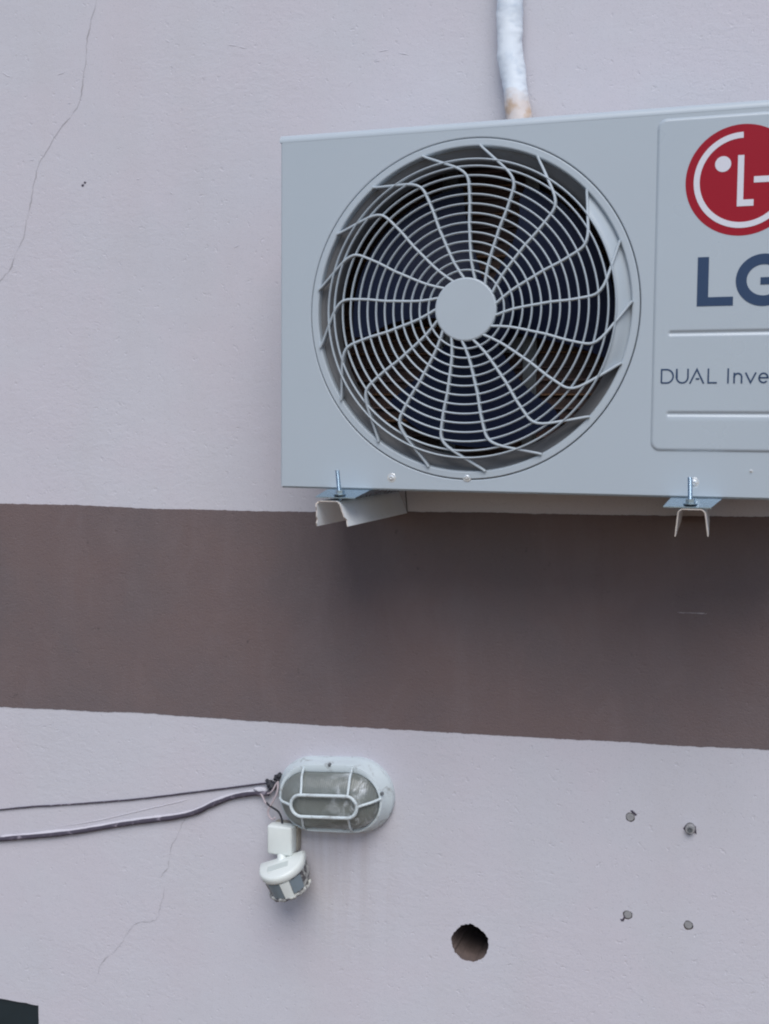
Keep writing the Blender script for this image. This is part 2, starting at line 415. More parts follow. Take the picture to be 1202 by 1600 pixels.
# wall plugs left in the plaster
def plug(i, label, x, z, r, kind):
    t = thing('wall_plug', label, 'wall plug', (x, D, z), 'plugged screw holes in the wall')
    bm = bmesh.new()
    ys = {'flush': D+.0015, 'pale': D-.0002, 'bolt': D-.009, 'worn': D+.0005}[kind]
    lathe(bm, x, z, [(0.0001, ys), (r*.80, ys), (r*.9, ys+.0012), (r*.9, D+.011)], 20)
    link('plug', bm, mat_plug, t, smooth=40)
    bm = bmesh.new()
    if kind == 'bolt':
        lathe(bm, x, z, [(.0001, ys-.0004), (r*.28, ys-.0004), (r*.34, ys-.0018), (r*.42, ys-.0018), (r*.5, ys-.0003)], 16); link('screw_tip', bm, mat_motor, t)
        bm = bmesh.new(); slab(bm, [(x-.0115, z-.0015), (x-.008, z+.004), (x-.005, z+.002), (x+.005, z+.002), (x+.0085, z+.005), (x+.0105, z-.009), (x+.006, z-.0065), (x, z-.0115), (x-.003, z-.0115), (x-.006, z-.0075)], D-.0007, D+.0005)
        link('chipped_rim', bm, mat_plugd, t)
    elif kind == 'pale':
        slab(bm, [(x+.000, z+.0115), (x+.0035, z+.0125), (x+.0115, z+.0055), (x+.0085, z+.0035), (x+.0045, z+.0068)], D-.0007, D+.0005); link('chipped_rim', bm, mat_plugd, t)
    elif kind == 'worn':
        slab(bm, [(x-.0125, z-.009), (x-.0085, z-.0085), (x-.0055, z-.001), (x-.0045, z-.006), (x-.0065, z-.012), (x-.0105, z-.0125)], D-.0007, D+.0005); link('chipped_rim', bm, mat_plugd, t)
plug(0, 'pale plugged screw hole with a chip at its upper right, upper left of the four', *PLUGS[0], 'pale')
plug(1, 'bolt end standing out of the wall in dark chipped plaster, upper right of the four', *PLUGS[1], 'bolt')
plug(2, 'plugged screw hole with a dark chip at its lower left, lower left of the four', *PLUGS[2], 'worn')
plug(3, 'small clean plugged screw hole without any chip, lower right of the four', *PLUGS[3], 'flush')

# window, its corner shows at the lower left
win = thing('window', 'dark window whose top right corner shows at the bottom left', 'window', (-1.1, D+.05, WIN[2]))
bm = bmesh.new()
box(bm, WIN[0]+.003, WIN[1]-.0005, D+.004, D+.055, WIN[3]-.06, WIN[3]-.0015, .002); box(bm, WIN[1]-.055, WIN[1]-.0008, D+.005, D+.054, WIN[2]+.003, WIN[3]-.0605, .002)
box(bm, WIN[0]+.003, WIN[0]+.055, D+.005, D+.054, WIN[2]+.003, WIN[3]-.0605, .002); box(bm, WIN[0]+.0555, WIN[1]-.0555, D+.005, D+.054, WIN[2]+.003, WIN[2]+.06, .002)
link('frame', bm, mat_frame, win)
bm = bmesh.new(); box(bm, WIN[0]+.056, WIN[1]-.056, D+.028, D+.034, WIN[2]+.061, WIN[3]-.061); link('pane', bm, mat_pane, win)

# ------------------------------------------------------------------ air conditioner
CX, CZ, W, H, DEP = .30464, .26706, .86, .545, .200
ac = thing('air_conditioner', 'pale grey outdoor air conditioner unit with round fan grille and red round logo', 'air conditioner', (W/2, .1, 0))
# front sheet with the round opening
bm = bmesh.new(); RH = .2545
outer = []
x0, x1, z0, z1 = .0035, W-.0035, -.0020, H-.0124
N = 144; inner = [bm.verts.new((CX+RH*math.cos(2*PI*i/N), 0, CZ+RH*math.sin(2*PI*i/N))) for i in range(N)]
rect = [bm.verts.new(p) for p in ((x0, 0, z0), (x1, 0, z0), (x1, 0, z1), (x0, 0, z1))]
E = [bm.edges.new((inner[i], inner[(i+1) % N])) for i in range(N)] + [bm.edges.new((rect[i], rect[(i+1) % 4])) for i in range(4)]
bmesh.ops.triangle_fill(bm, edges=E, use_beauty=True)
for f in bm.faces:
    if f.normal.y > 0: f.normal_flip()
# rolled inner lip
prev = inner
for (dr, y) in ((-.0012, .0006), (-.0018, .0022), (-.0018, .012)):
    cur = [bm.verts.new((CX+(RH+dr)*math.cos(2*PI*i/N), y, CZ+(RH+dr)*math.sin(2*PI*i/N))) for i in range(N)]
    for i in range(N): bm.faces.new((prev[i], cur[i], cur[(i+1) % N], prev[(i+1) % N]))
    prev = cur
# rounded folds at both sides, running back as the side sheets
for s, xe in ((-1, 0.0), (1, W)):
    prof = [(xe-s*.0035, 0)] + [(xe-s*.0035+s*.0035*math.sin(a), .0035-.0035*math.cos(a)) for a in [PI/2*i/5 for i in range(1, 6)]] + [(xe, .03)]
    for (a, b) in zip(prof, prof[1:]):
        vv = [bm.verts.new(p) for p in ((a[0], a[1], z0), (b[0], b[1], z0), (b[0], b[1], z1), (a[0], a[1], z1))]
        bm.faces.new(vv if s > 0 else vv[::-1])
front = link('front_panel', bm, mat_body, ac, recalc=False)
bm = bmesh.new(); box(bm, 0.0003, .004, .0305, DEP, z0, z1); link('side_panel', bm, mat_body, ac)
bm = bmesh.new(); box(bm, W-.004, W-.0003, .0305, DEP, z0, z1); link('side_panel', bm, mat_body, ac)
# top cover with rounded front edge
bm = bmesh.new(); r = .0115
prof = [(-.0002, H-.0125), (-.0002, H-r)] + [(-.0002+r-r*math.cos(a), H-r+r*math.sin(a)) for a in [PI/2*i/8 for i in range(1, 9)]] + [(DEP, H), (DEP, H-.0125), (.002, H-.0125)]
A = [bm.verts.new((-.0015, y, z)) for y, z in prof]; B = [bm.verts.new((W+.0015, y, z)) for y, z in prof]
for i in range(len(prof)): bm.faces.new((A[i], A[(i+1) % len(prof)], B[(i+1) % len(prof)], B[i]))
bm.faces.new(A); bm.faces.new(B)
link('top_cover', bm, mat_body, ac, smooth=35)
bm = bmesh.new(); box(bm, .0015, W-.0015, .0045, DEP, -.0048, .0026, .0006); link('base_pan', bm, mat_body, ac)

# embossed fascia on the right with two pressed grooves
px0, px1, pz0, pz1 = .5745, .846, .0605, .5275
def rr_sdf(x, z, x0, x1, z0, z1, r):
    qx = abs(x-(x0+x1)/2)-(x1-x0)/2+r; qz = abs(z-(z0+z1)/2)-(z1-z0)/2+r
    return math.hypot(max(qx, 0), max(qz, 0))+min(max(qx, qz), 0)-r
def sst(t): t = max(0, min(1, t)); return t*t*(3-2*t)
def axis(a, b, fine, coarse, feats):
    out = [a]
    while out[-1] < b: 
        x = out[-1]; out.append(x+(fine if any(f0 <= x <= f1 for f0, f1 in feats) else coarse))
    return out
gz = (.2280, .1142)
XA = axis(px0-.003, px1+.003, .0014, .006, [(px0-.004, px0+.034), (px1-.034, px1+.004)])
ZA = axis(pz0-.003, pz1+.003, .0014, .006, [(pz0-.004, pz0+.024), (pz1-.024, pz1+.004)] + [(g-.009, g+.009) for g in gz])
bm = bmesh.new(); G = []
for x in XA:
    row = []
    for z in ZA:
        h = -.0006+.0031*sst(-rr_sdf(x, z, px0, px1, pz0, pz1, .014)/.0055+.15)
        for g in gz:
            h -= .0021*sst(-rr_sdf(x, z, px0+.0215, px1-.0215, g-.0045, g+.0045, .0045)/.0042)
        row.append(bm.verts.new((x, -h, z)))
    G.append(row)
for i in range(len(XA)-1):
    for j in range(len(ZA)-1): bm.faces.new((G[i][j], G[i+1][j], G[i+1][j+1], G[i][j+1]))
fascia = link('fascia', bm, mat_print, ac, smooth=80, recalc=False)
YF = -.0027   # print sits just proud of the fascia
# round red logo
LX, LZ, LR = .6912, .4360, .0757
bm = bmesh.new(); slab(bm, [(LX+LR*math.cos(2*PI*i/96), LZ+LR*math.sin(2*PI*i/96)) for i in range(96)], YF, YF+.0004)
logo = link('round_logo', bm, mat_red, fascia)
bm = bmesh.new()
ring_r = .0611
ribbon(bm, arc(LX+.0006, LZ, ring_r, 90, 360, 80), .0080, YF-.0003, YF)
ribbon(bm, [(.7070, LZ-.0002), (LX+ring_r+.0045, LZ-.0002)], .0084, YF-.00032, YF)
slab(bm, [(.6853, .4698), (.6935, .4698), (.6935, .4092), (.7073, .4092), (.7073, .4004), (.6853, .4004)], YF-.0003, YF)
slab(bm, [(.6656+.0107*math.cos(2*PI*i/32), .4590+.0107*math.sin(2*PI*i/32)) for i in range(32)], YF-.0003, YF)
link('logo_mark', bm, mat_mark, fascia)
# big letters
bm = bmesh.new(); slab(bm, [(.6350, .3328), (.6502, .3328), (.6502, .2772), (.6838, .2772), (.6838, .2648), (.6350, .2648)], YF-.0003, YF); link('letter', bm, mat_blue, fascia)
bm = bmesh.new(); gx, gz_ = .7238, .2990
g = arc(gx, gz_, .0298, 48, 322, 40, .0285)
g = g + [(gx+.0262, .2790), (gx+.0262, .2975)]
ribbon(bm, g, .0145, YF-.0003, YF); ribbon(bm, [(.7195, .2976), (gx+.0334, .2976)], .0100, YF-.00035, YF)
link('letter', bm, mat_blue, fascia)
# small lettering: DUAL Inverter
bl, cap, xh = .1570, .0210, .0150
def glyph(ch, x, w, sw=.0022):
    t = bl+cap; S = []
    if ch == 'D': S = [[(x+sw/2, bl+sw/2), (x+sw/2, t-sw/2), (x+w*.45, t-sw/2)] + arc(x+w*.45, bl+cap/2, w*.55-sw/2, 88, -88, 14, cap/2-sw/2) + [(x+w*.45, bl+sw/2), (x+sw/2, bl+sw/2)]]
    elif ch == 'U': S = [[(x+sw/2, t), (x+sw/2, bl+w*.5)] + arc(x+w/2, bl+w*.5, w/2-sw/2, 180, 360, 14) + [(x+w-sw/2, t)]]
    elif ch == 'A': S = [[(x, bl), (x+w*.5, t-sw/2), (x+w, bl)], [(x+w*.42, bl+.0066), (x+w*.68, bl+.0066)]]
    elif ch == 'L': S = [[(x+sw/2, t), (x+sw/2, bl+sw/2), (x+w, bl+sw/2)]]
    elif ch == 'I': S = [[(x+sw/2, t), (x+sw/2, bl)]]
    elif ch == 'n': S = [[(x+sw/2, bl), (x+sw/2, bl+xh)], [(x+sw/2, bl+xh-w*.5)] + arc(x+w/2, bl+xh-w*.5, w/2-sw/2, 180, 0, 12) + [(x+w-sw/2, bl)]]
    elif ch == 'v': S = [[(x, bl+xh), (x+w*.5, bl+sw/2), (x+w, bl+xh)]]
    elif ch == 'e': S = [[(x+sw*.7, bl+xh*.52), (x+w-sw/2, bl+xh*.52)] + arc(x+w/2, bl+xh/2, w/2-sw/2, 4, 318, 26, xh/2-sw/2)]
    elif ch == 'r': S = [[(x+sw/2, bl), (x+sw/2, bl+xh)], [(x+sw/2, bl+xh*.55), (x+w*.45, bl+xh-sw*.7), (x+w, bl+xh-sw/2)]]
    elif ch == 't': S = [[(x+w*.35, bl+xh*1.3), (x+w*.35, bl+sw*1.4), (x+w*.55, bl+sw/2), (x+w, bl+sw/2)], [(x, bl+xh-sw/2), (x+w, bl+xh-sw/2)]]
    b = bmesh.new()
    for i, s in enumerate(S): ribbon(b, s, sw, YF-.0003-i*.0001, YF)
    link('letter', b, mat_blue, fascia)
for ch, x, w in [('D', .5879, .0184), ('U', .6090, .0176), ('A', .6282, .0190), ('L', .6522, .0130), ('I', .6790, .0022), ('n', .6872, .0122), ('v', .7034, .0138), ('e', .7204, .0138),
                 ('r', .7385, .0085), ('t', .7490, .0085), ('e', .7600, .0138), ('r', .7780, .0085)]: glyph(ch, x, w)

# orifice behind the grille
bm = bmesh.new()
lathe(bm, CX, CZ, [(.2550, .014), (.2395, .009), (.235, .0105), (.2285, .0145), (.2230, .020), (.2200, .027), (.2190, .037), (.2188, .043), (.2215, .043), (.224, .038), (.232, .030)], 144)
link('fan_orifice', bm, mat_bell, ac, smooth=40, recalc=False)
# inner cabinet, so that nothing shines through
bm = bmesh.new()
box(bm, .006, W-.006, .1525, .198, .008, H-.014); link('condenser_back', bm, mat_coil, ac)
for pa in (.575, .0045):
    bm = bmesh.new(); box(bm, pa, pa+.003, .03, .185, .008, H-.014); link('partition', bm, mat_dark, ac)
bm = bmesh.new()
for i in range(190):
    x = .02+i*.00290; v = [bm.verts.new(p) for p in ((x, .1495, .02), (x, .1524, .02), (x, .1524, .52), (x, .1495, .52))]; bm.faces.new(v)
tag(link('coil_fins', bm, mat_coil, ac), kind='stuff')
for i in range(22):
    bm = bmesh.new(); z = .035+i*.0222; dz = .0018*math.sin(i*2.4)
    tube(bm, [(.016, .1495, z), (.30, .1485, z+dz), (.568, .1495, z)], .0026 if i % 3 else .0034, 8); link('coil_tube', bm, mat_copper if i % 5 in (0, 3) else mat_coil, ac, smooth=60)
# motor on its frame
bm = bmesh.new(); lathe(bm, CX, CZ, [(.0001, .095), (.030, .095), (.046, .101), (.050, .108), (.050, .140), (.0001, .140)], 32); link('motor', bm, mat_motor, ac, smooth=35)
bm = bmesh.new()
for sx_ in (-1, 1):
    xx = CX+sx_*.066
    box(bm, xx-.011, xx+.011, .136, .140, .01, H-.02); box(bm, xx+sx_*.010, xx+sx_*.012, .128, .1355, .01, H-.02)
box(bm, CX-.054, CX+.054, .1405, .143, CZ+.03, CZ+.055); box(bm, CX-.054, CX+.054, .1405, .143, CZ-.055, CZ-.03)
link('motor_frame', bm, mat_motor, ac)
# fan, at rest
fan = thing('fan', None, None, (CX, .08, CZ)); fan.parent = ac; fan.location = Vector((CX, .08, CZ))-ac.location
bm = bmesh.new(); lathe(bm, CX, CZ, [(.0001, .048), (.038, .048), (.052, .054), (.056, .064), (.056, .094)], 40); link('fan_hub', bm, mat_blade, fan, smooth=35)
for kk in range(3):
    bm = bmesh.new(); th0 = math.radians(213+120*kk); F = []; Bk = []
    NR, NA = 12, 18
    for i in range(NR+1):
        r = .052+(.205-.052)*i/NR; rowf = []; rowb = []; u = i/NR
        lead = th0 + .10*math.sin(PI*u) + .13*u*u; trail = th0 + math.radians(92) + .16*u - .10*math.sin(PI*u) - .30*max(0, u-.85)*2
        for j in range(NA+1):
            v = j/NA; a = lead+(trail-lead)*v
            y = .054+.040*(1-v) - .006*math.sin(PI*v) + .004*u
            rowf.append(bm.verts.new((CX+r*math.cos(a), y, CZ+r*math.sin(a)))); rowb.append(bm.verts.new((CX+r*math.cos(a), y+.0028, CZ+r*math.sin(a))))
        F.append(rowf); Bk.append(rowb)
    for i in range(NR):
        for j in range(NA):
            bm.faces.new((F[i][j], F[i][j+1], F[i+1][j+1], F[i+1][j])); bm.faces.new((Bk[i][j], Bk[i+1][j], Bk[i+1][j+1], Bk[i][j+1]))
    for j in range(NA):
        bm.faces.new((F[-1][j], F[-1][j+1], Bk[-1][j+1], Bk[-1][j])); bm.faces.new((F[0][j], Bk[0][j], Bk[0][j+1], F[0][j+1]))
    for i in range(NR):
        bm.faces.new((F[i][0], F[i+1][0], Bk[i+1][0], Bk[i][0])); bm.faces.new((F[i][-1], Bk[i][-1], Bk[i+1][-1], F[i+1][-1]))
    link('fan_blade', bm, mat_blade, fan, smooth=50)

# moulded grille
bm = bmesh.new()
lathe(bm, CX, CZ, [(.2518, .006), (.2516, .0002), (.2511, -.0008), (.2502, -.0013), (.2425, -.0013), (.2412, -.0008), (.2402, .0005), (.2396, .003), (.2392, .0095), (.2400, .0100), (.2520, .0100)], 160)
grille = link('grille', bm, mat_grille, ac, smooth=18, recalc=True)
YG = -.0165
bm = bmesh.new(); lathe(bm, CX, CZ, [(.0001, YG-.0036), (.0445, YG-.0036), (.0462, YG-.0028), (.0468, YG-.0014), (.0468, YG+.004), (.044, YG+.006), (.0001, YG+.006)], 72); link('hub_disc', bm, mat_grille, grille, smooth=20)
def ring(r, y, hw, hd, sides=10):
    bm = bmesh.new(); lathe(bm, CX, CZ, [(r+hw*math.cos(2*PI*i/sides+PI/2), y+hd*math.sin(2*PI*i/sides+PI/2)) for i in range(sides+1)], 128)
    bmesh.ops.remove_doubles(bm, verts=bm.verts[:], dist=1e-6); link('ring', bm, mat_grille, grille, smooth=60)
for i in range(12): ring(.0577+.01375*i, YG+(.0003*i if i > 9 else 0), .00155, .0030)
ring(.2195, -.0105, .0016, .0032)
OFF = [(.040, -19), (.0465, -15), (.0560, -9.0), (.071, -4.3), (.0845, -2.5), (.098, -1.4), (.125, 0), (.154, .1), (.183, .9), (.190, 1.3), (.1965, 2.2), (.2022, 3.9), (.2074, 6.0), (.2125, 8.6), (.2180, 11.2), (.226, 14.4), (.234, 17.2), (.2415, 19.6)]
def soff(r):
    for a, b in zip(OFF, OFF[1:]):
        if a[0] <= r <= b[0]: return a[1]+(b[1]-a[1])*(r-a[0])/(b[0]-a[0])
    return OFF[-1][1]
def ydep(r): 
    return YG if r < .196 else YG+(.0140)*sst((r-.196)/.046)
for s in range(17):
    base = 88.3+s*360/17; C = []
    rs = [OFF[0][0]+(OFF[-1][0]-OFF[0][0])*i/44 for i in range(45)]
    sm = []
    for r in rs:
        o = sum(soff(min(.2415, max(.040, r+d)))*w for d, w in ((-.003, .25), (0, .5), (.003, .25)))
        a = math.radians(base+o); sm.append(Vector((CX+r*math.cos(a), ydep(r), CZ+r*math.sin(a))))
    bm = bmesh.new(); prev = None
    for i, p in enumerate(sm):
        t = (sm[min(i+1, 44)]-sm[max(i-1, 0)]); t.y = 0; t.normalize(); nn = Vector((-t.z, 0, t.x)); hw = .0018
        y0, y1 = p.y-.0030, p.y+.0085
        if rs[i] > .228: y1 = min(y1, .004)
        q = [p+nn*hw*.55, p+nn*hw, p+nn*hw*.8, p-nn*hw*.8, p-nn*hw, p-nn*hw*.55]
        yy = [y0, y0+.0009, y1, y1, y0+.0009, y0]
        cur = [bm.verts.new((a.x, b, a.z)) for a, b in zip(q, yy)]
        if prev:
            for j in range(6): bm.faces.new((prev[j], prev[(j+1) % 6], cur[(j+1) % 6], cur[j]))
        else: bm.faces.new(cur)
        prev = cur
    bm.faces.new(prev[::-1]); link('spoke', bm, mat_grille, grille, smooth=50)
# three closed fields of the grille on the right, between the outermost ring and the rim
for s in range(-6, -3):
    b0 = 88.3+s*360/17+(0); b1 = b0+360/17
    bm = bmesh.new(); R = []
    for i in range(13):
        r = .2200+(.2402-.2200)*i/12; row = []
        o = soff(r); yy = -.0065+.0125*sst(i/12*1.0)
        for j in range(13):
            a = math.radians(b0+o+(b1-b0)*j/12); row.append((bm.verts.new((CX+r*math.cos(a), yy, CZ+r*math.sin(a))), bm.verts.new((CX+r*math.cos(a), yy+.002, CZ+r*math.sin(a)))))
        R.append(row)
    for i in range(12):
        for j in range(12):
            bm.faces.new((R[i][j][0], R[i][j+1][0], R[i+1][j+1][0], R[i+1][j][0])); bm.faces.new((R[i][j][1], R[i+1][j][1], R[i+1][j+1][1], R[i][j+1][1]))
    link('filler_panel', bm, mat_grille, grille, smooth=60)

def screw(x, z, r, y=0.0):
    bm = bmesh.new(); lathe(bm, x, z, [(.0001, y-.0012), (r*.28, y-.0012), (r*.34, y-.0022), (r*.55, y-.0022), (r*.6, y-.0016), (r, y-.0010), (r, y-.0003), (r*1.5, y-.0003), (r*1.75, y+.0005)], 24)
    link('screw', bm, mat_screw, ac, smooth=30)
screw(.1856, .0146, .0046); screw(.3053, .0178, .0040, -.0008); screw(.6372, .0170, .0046); screw(.7144, .035, .0016)

# pressed feet, zinc plated, reaching forward out of the unit
def foot(x):
    bm = bmesh.new(); y0 = -.045
    lo = [(x-.036, y0, -.0162), (x+.029, y0, -.0162), (x+.029, .19, -.0162), (x-.036, .19, -.0162)]
    mid = [(x-.036, y0, -.0146), (x+.029, y0, -.0146), (x+.031, .19, -.0146), (x-.036, .19, -.0146)]
    hi = [(x-.029, -.012, -.0048), (x+.041, -.012, -.0048), (x+.041, .19, -.0048), (x-.029, .19, -.0048)]
    loft(bm, [lo, mid, hi], True, True)
    link('foot', bm, mat_zinc, ac)
foot(.1135); foot(.6355)

# ------------------------------------------------------------------ wall brackets
def bracket(label, x, tl, tr, bl_, br, zt, zl, zr, seed, jag, skew=0.0):
    t = thing('wall_bracket', label, 'bracket', (x, D, zt), 'brackets under the air conditioner')
    bm = bmesh.new(); th = .0016
    def sec(y, e):
        a = lambda i: jag*e*noise.noise(Vector((i*1.7, seed, 0)))
        out = [(bl_, zl), (tl, zt-.005), (tl+.003, zt-.0015), (tl+.006, zt), (tr-.006, zt), (tr-.003, zt-.0015), (tr, zt-.005), (br, zr)]
        fine = []
        for i in range(len(out)-1):
            n = 7 if i in (0, 6) else (6 if i == 3 else 1)
            for j in range(n): u = j/n; fine.append((out[i][0]+(out[i+1][0]-out[i][0])*u, out[i][1]+(out[i+1][1]-out[i][1])*u))
        fine.append(out[-1])
        res = []
        for i, (px, pz) in enumerate(fine): res.append((px-skew*(y+.045), y+a(i), pz))
        return res
    ys = [(-.045, 1), (-.0435, .8), (-.02, 0), (.05, 0), (.15, 0), (D-.0015, 0)]
    S = [sec(y, e) for y, e in ys]; O = []
    cxm, czm = (tl+tr)/2, zt
    for L in S:
        inner = []
        for i, p in enumerate(L):
            a = Vector(L[max(i-1, 0)]); b = Vector(L[min(i+1, len(L)-1)]); tt = Vector((b.x-a.x, 0, b.z-a.z)).normalized()
            nn = Vector((tt.z, 0, -tt.x)); inner.append((p[0]+nn.x*th, p[1], p[2]+nn.z*th))
        O.append(inner)
    loops_ = [L+I[::-1] for L, I in zip(S, O)]
    R = [[bm.verts.new(p) for p in L] for L in loops_]; n = len(R[0])
    for A, B in zip(R, R[1:]):
        for j in range(n): bm.faces.new((A[j], A[(j+1) % n], B[(j+1) % n], B[j]))
    h = n//2
    for RR in (R[0], R[-1]):
        for j in range(h-1):
            f = bm.faces.new((RR[j], RR[j+1], RR[n-2-j], RR[n-1-j])); f.material_index = 1 if RR is R[0] else 0
    link('channel', bm, [mat_channel, mat_edge], t, smooth=35)
    return t
bkL = bracket('white channel bracket under the left end of the unit, its cut end ragged', .10, .0785, .1180, .0795, .1318, -.0205, -.0600, -.0585, 3.0, .0075)
bkR = bracket('white channel bracket with thin splayed legs, under the logo end of the unit', .64, .6192, .6572, .6158, .6618, -.0172, -.0565, -.0550, 9.0, .0015, .050)
def bolt(par, x, zt, lean, r=.0034):
    bm = bmesh.new(); y = -.0335; top = .0262; n = 40; pts = []; rr = []
    for i in range(n*2+1):
        u = i/(n*2); pts.append((x+lean*u, y, zt-.006+(top-zt+.006)*u)); rr.append(r*(1.0 if i % 2 else .88))
    tube(bm, pts, rr, 12); link('stud', bm, mat_zinc, par, smooth=30)
    bm = bmesh.new(); hexp = [(x+.0068*math.cos(PI/3*i+.3), y+.0068*math.sin(PI/3*i+.3)) for i in range(6)]
    loft(bm, [[(a, b, zt+.0008+zz) for a, b in hexp] for zz in (.0032, .0090)], True, True); link('nut', bm, mat_zinc, par)
    bm = bmesh.new(); loft(bm, [[(x+.0098*math.cos(2*PI*i/24), y+.0098*math.sin(2*PI*i/24), zt+.0005+zz) for i in range(24)] for zz in (.0022, .0034)], True, True); link('washer', bm, mat_zinc, par, smooth=30)
bm = bmesh.new(); slab(bm, [(.1275, -.0195), (.1290, -.0195), (.1322, -.0560), (.1307, -.0560)], D-.0013, D-.0006); link('wall_joint', bm, mat_dark, bkL)
bolt(bkL, .1140, -.0142, -.0050); bolt(bkR, .6355, -.0142, -.0015)

# ------------------------------------------------------------------ lagged pipe above the unit
pipe = thing('insulated_pipe', 'white lagged pipe running down the wall behind the air conditioner', 'pipe', (.33, D-.025, .3))
P = smooth_path([(.3075, D-.024, 3.0), (.3075, D-.024, 1.6), (.3085, D-.024, 1.0), (.3075, D-.024, .90), (.3080, D-.024, .80), (.3090, D-.024, .72), (.3160, D-.0245, .672), (.3225, D-.0245, .63), (.3275, D-.025, .60), (.332, D-.0255, .54), (.335, D-.026, .40)], 14)
def lag(name, mat, sel, base):
    pts = [p for p in P if sel(p.z)]
    fine = []
    for a, b in zip(pts, pts[1:]):
        m = 6 if a.z < 1.2 else 2
        for j in range(m): fine.append(a.lerp(b, j/m))
    fine.append(pts[-1])
    rr = [base*(1+.04*noise.noise(Vector((0, 0, p.z*22)))) for p in fine]
    bm = bmesh.new(); tube(bm, fine, rr, 28)
    for v in bm.verts:
        v.co += Vector((1, 0, 0))*(.0022*noise.noise(v.co*38)+.0010*noise.noise(v.co*120))
        v.co.y = min(v.co.y, D-.0004)
    link(name, bm, mat, pipe, smooth=60)
lag('lagging', mat_foam, lambda z: True, .0210)

# ------------------------------------------------------------------ bulkhead lamp
lamp = thing('wall_lamp', 'grimy oval caged bulkhead lamp with white rim on the pink wall', 'wall lamp', (.004, D, -.576))
RT = math.radians(4.5); bx, bz = .0015, -.5755
def lp(y, hw, hh, dx=0, dz=0): return [(x, y, z) for x, z in stadium(bx+dx, bz+dz-(.0028 if hh < .0575 else 0), hw, hh, RT, 20)]
bm = bmesh.new()
loft(bm, [lp(D+.0005, .112, .0680), lp(D-.010, .112, .0680), lp(D-.014, .1105, .0660), lp(D-.020, .105, .0645), lp(D-.032, .1005, .0630), lp(D-.037, .0985, .0610), lp(D-.038, .0955, .0550), lp(D-.036, .0935, .0510), lp(D-.024, .0925, .0500)], cap1=False)
rim = link('base', bm, mat_lampw, lamp, smooth=45)
bm = bmesh.new(); loft(bm, [lp(D-.0235, .0924, .0499), lp(D-.006, .088, .046)], cap1=True); link('reflector', bm, simple('grey_reflector', (.34, .36, .35), .5), lamp)
bm = bmesh.new()
def dome(yf, k): return [lp(D-.036, .0930*k, .0505*k), lp(D-.046, .0905*k, .0488*k), lp(yf+.016, .0820*k, .0450*k), lp(yf+.006, .0720*k, .0350*k), lp(yf+.0015, .060*k, .0240*k), lp(yf, .050*k, .0150*k)]
loft(bm, dome(D-.066, 1.0), cap1=True); A = dome(D-.062, .955); 
loft(bm, A, cap1=True)
link('glass_cover', bm, mat_glass, lamp, smooth=60)
bm = bmesh.new(); tube(bm, [(-.052, D-.030, -.579), (-.02, D-.030, -.5765), (.012, D-.030, -.574), (.030, D-.030, -.5725), (.050, D-.030, -.571)], [.011, .011, .022, .024, .012], 16); link('bulb', bm, simple('bulb_glass', (.45, .45, .40), .3), lamp, smooth=50)
# cage
YC = D-.0735
bm = bmesh.new(); cpts = [(x, YC, z) for x, z in stadium(.0035, -.5784, .0625, .0195, RT, 18)]
tube(bm, [Vector(p) for i, p in enumerate(cpts) if i == 0 or (Vector(p)-Vector(cpts[i-1])).length > 1e-5], .0031, 10, closed=True); link('cage_ring', bm, mat_lampw, lamp, smooth=60)
def rib(a, b, mid=.5, bow=.010, r=.0022):
    a, b = Vector((a[0], D-.037, a[1])), Vector((b[0], YC+.0005, b[1]))
    m = a.lerp(b, .62); m.y = YC+.012 if m.y > YC+.012 else m.y; m2 = a.lerp(b, .30); m2.y = a.y-.016
    bm = bmesh.new(); tube(bm, smooth_path([a, m2, m, b], 6), r, 8); link('cage_rib', bm, mat_lampw, lamp, smooth=60)
rib((-.0490, -.5235), (-.0400, -.5630), r=.0024); rib((.0445, -.5150), (.0485, -.5560), r=.0024)
rib((-.0455, -.6375), (-.0385, -.6000)); rib((.0450, -.6300), (.0490, -.5935))
rib((.0985, -.5650), (.0655, -.5735), r=.0026); rib((-.0955, -.5850), (-.0590, -.5835), r=.0026)
for (x, z) in [(.0006, -.5136), (.1000, -.5560)]:
    bm = bmesh.new(); lathe(bm, x, z, [(.0001, D-.0395), (.0022, D-.0395), (.0030, D-.0385), (.0032, D-.034)], 14); link('screw', bm, mat_motor, lamp, smooth=30)

# ------------------------------------------------------------------ motion sensor
sens = thing('motion_sensor', 'cream motion sensor with chipped domed head hanging below the wall lamp', 'motion sensor', (-.09, D, -.66))
bm = bmesh.new()
c0, c1 = -.1175, -.0700
box(bm, c0-.001, c1, D-.045, D-.018, -.6895, -.6350, .0045, 3); link('mount_box', bm, mat_sens, sens, smooth=45)
bm = bmesh.new(); box(bm, c0+.002, c1+.0015, D-.0178, D+.0003, -.688, -.637, .002); link('back_plate', bm, simple('grubby_plastic', (.34, .31, .26), .6, dirt=((.16, .13, .11), 50, .5, .7)), sens)
bm = bmesh.new(); tube(bm, [(-.092, D-.034, -.685), (-.090, D-.040, -.697), (-.086, D-.055, -.712)], [.010, .009, .010], 16); link('swivel', bm, mat_sens, sens, smooth=50)
HM = Matrix.Translation((-.0855, D-.056, -.6965)) @ Matrix.Scale(1.04, 4) @ Matrix.Rotation(math.radians(-16), 4, 'Y') @ Matrix.Rotation(math.radians(16), 4, 'X') @ Matrix.Rotation(math.radians(14), 4, 'Z')
def dshape(hw, dep, back, z, n=26):
    out = [(-hw, back, z), ]
    for i in range(n+1):
        a = PI+PI*i/n; out.append((hw*math.cos(a), dep*math.sin(a)*1.0, z))
    out.append((hw, back, z)); return [HM @ Vector(p) for p in out]
bm = bmesh.new()
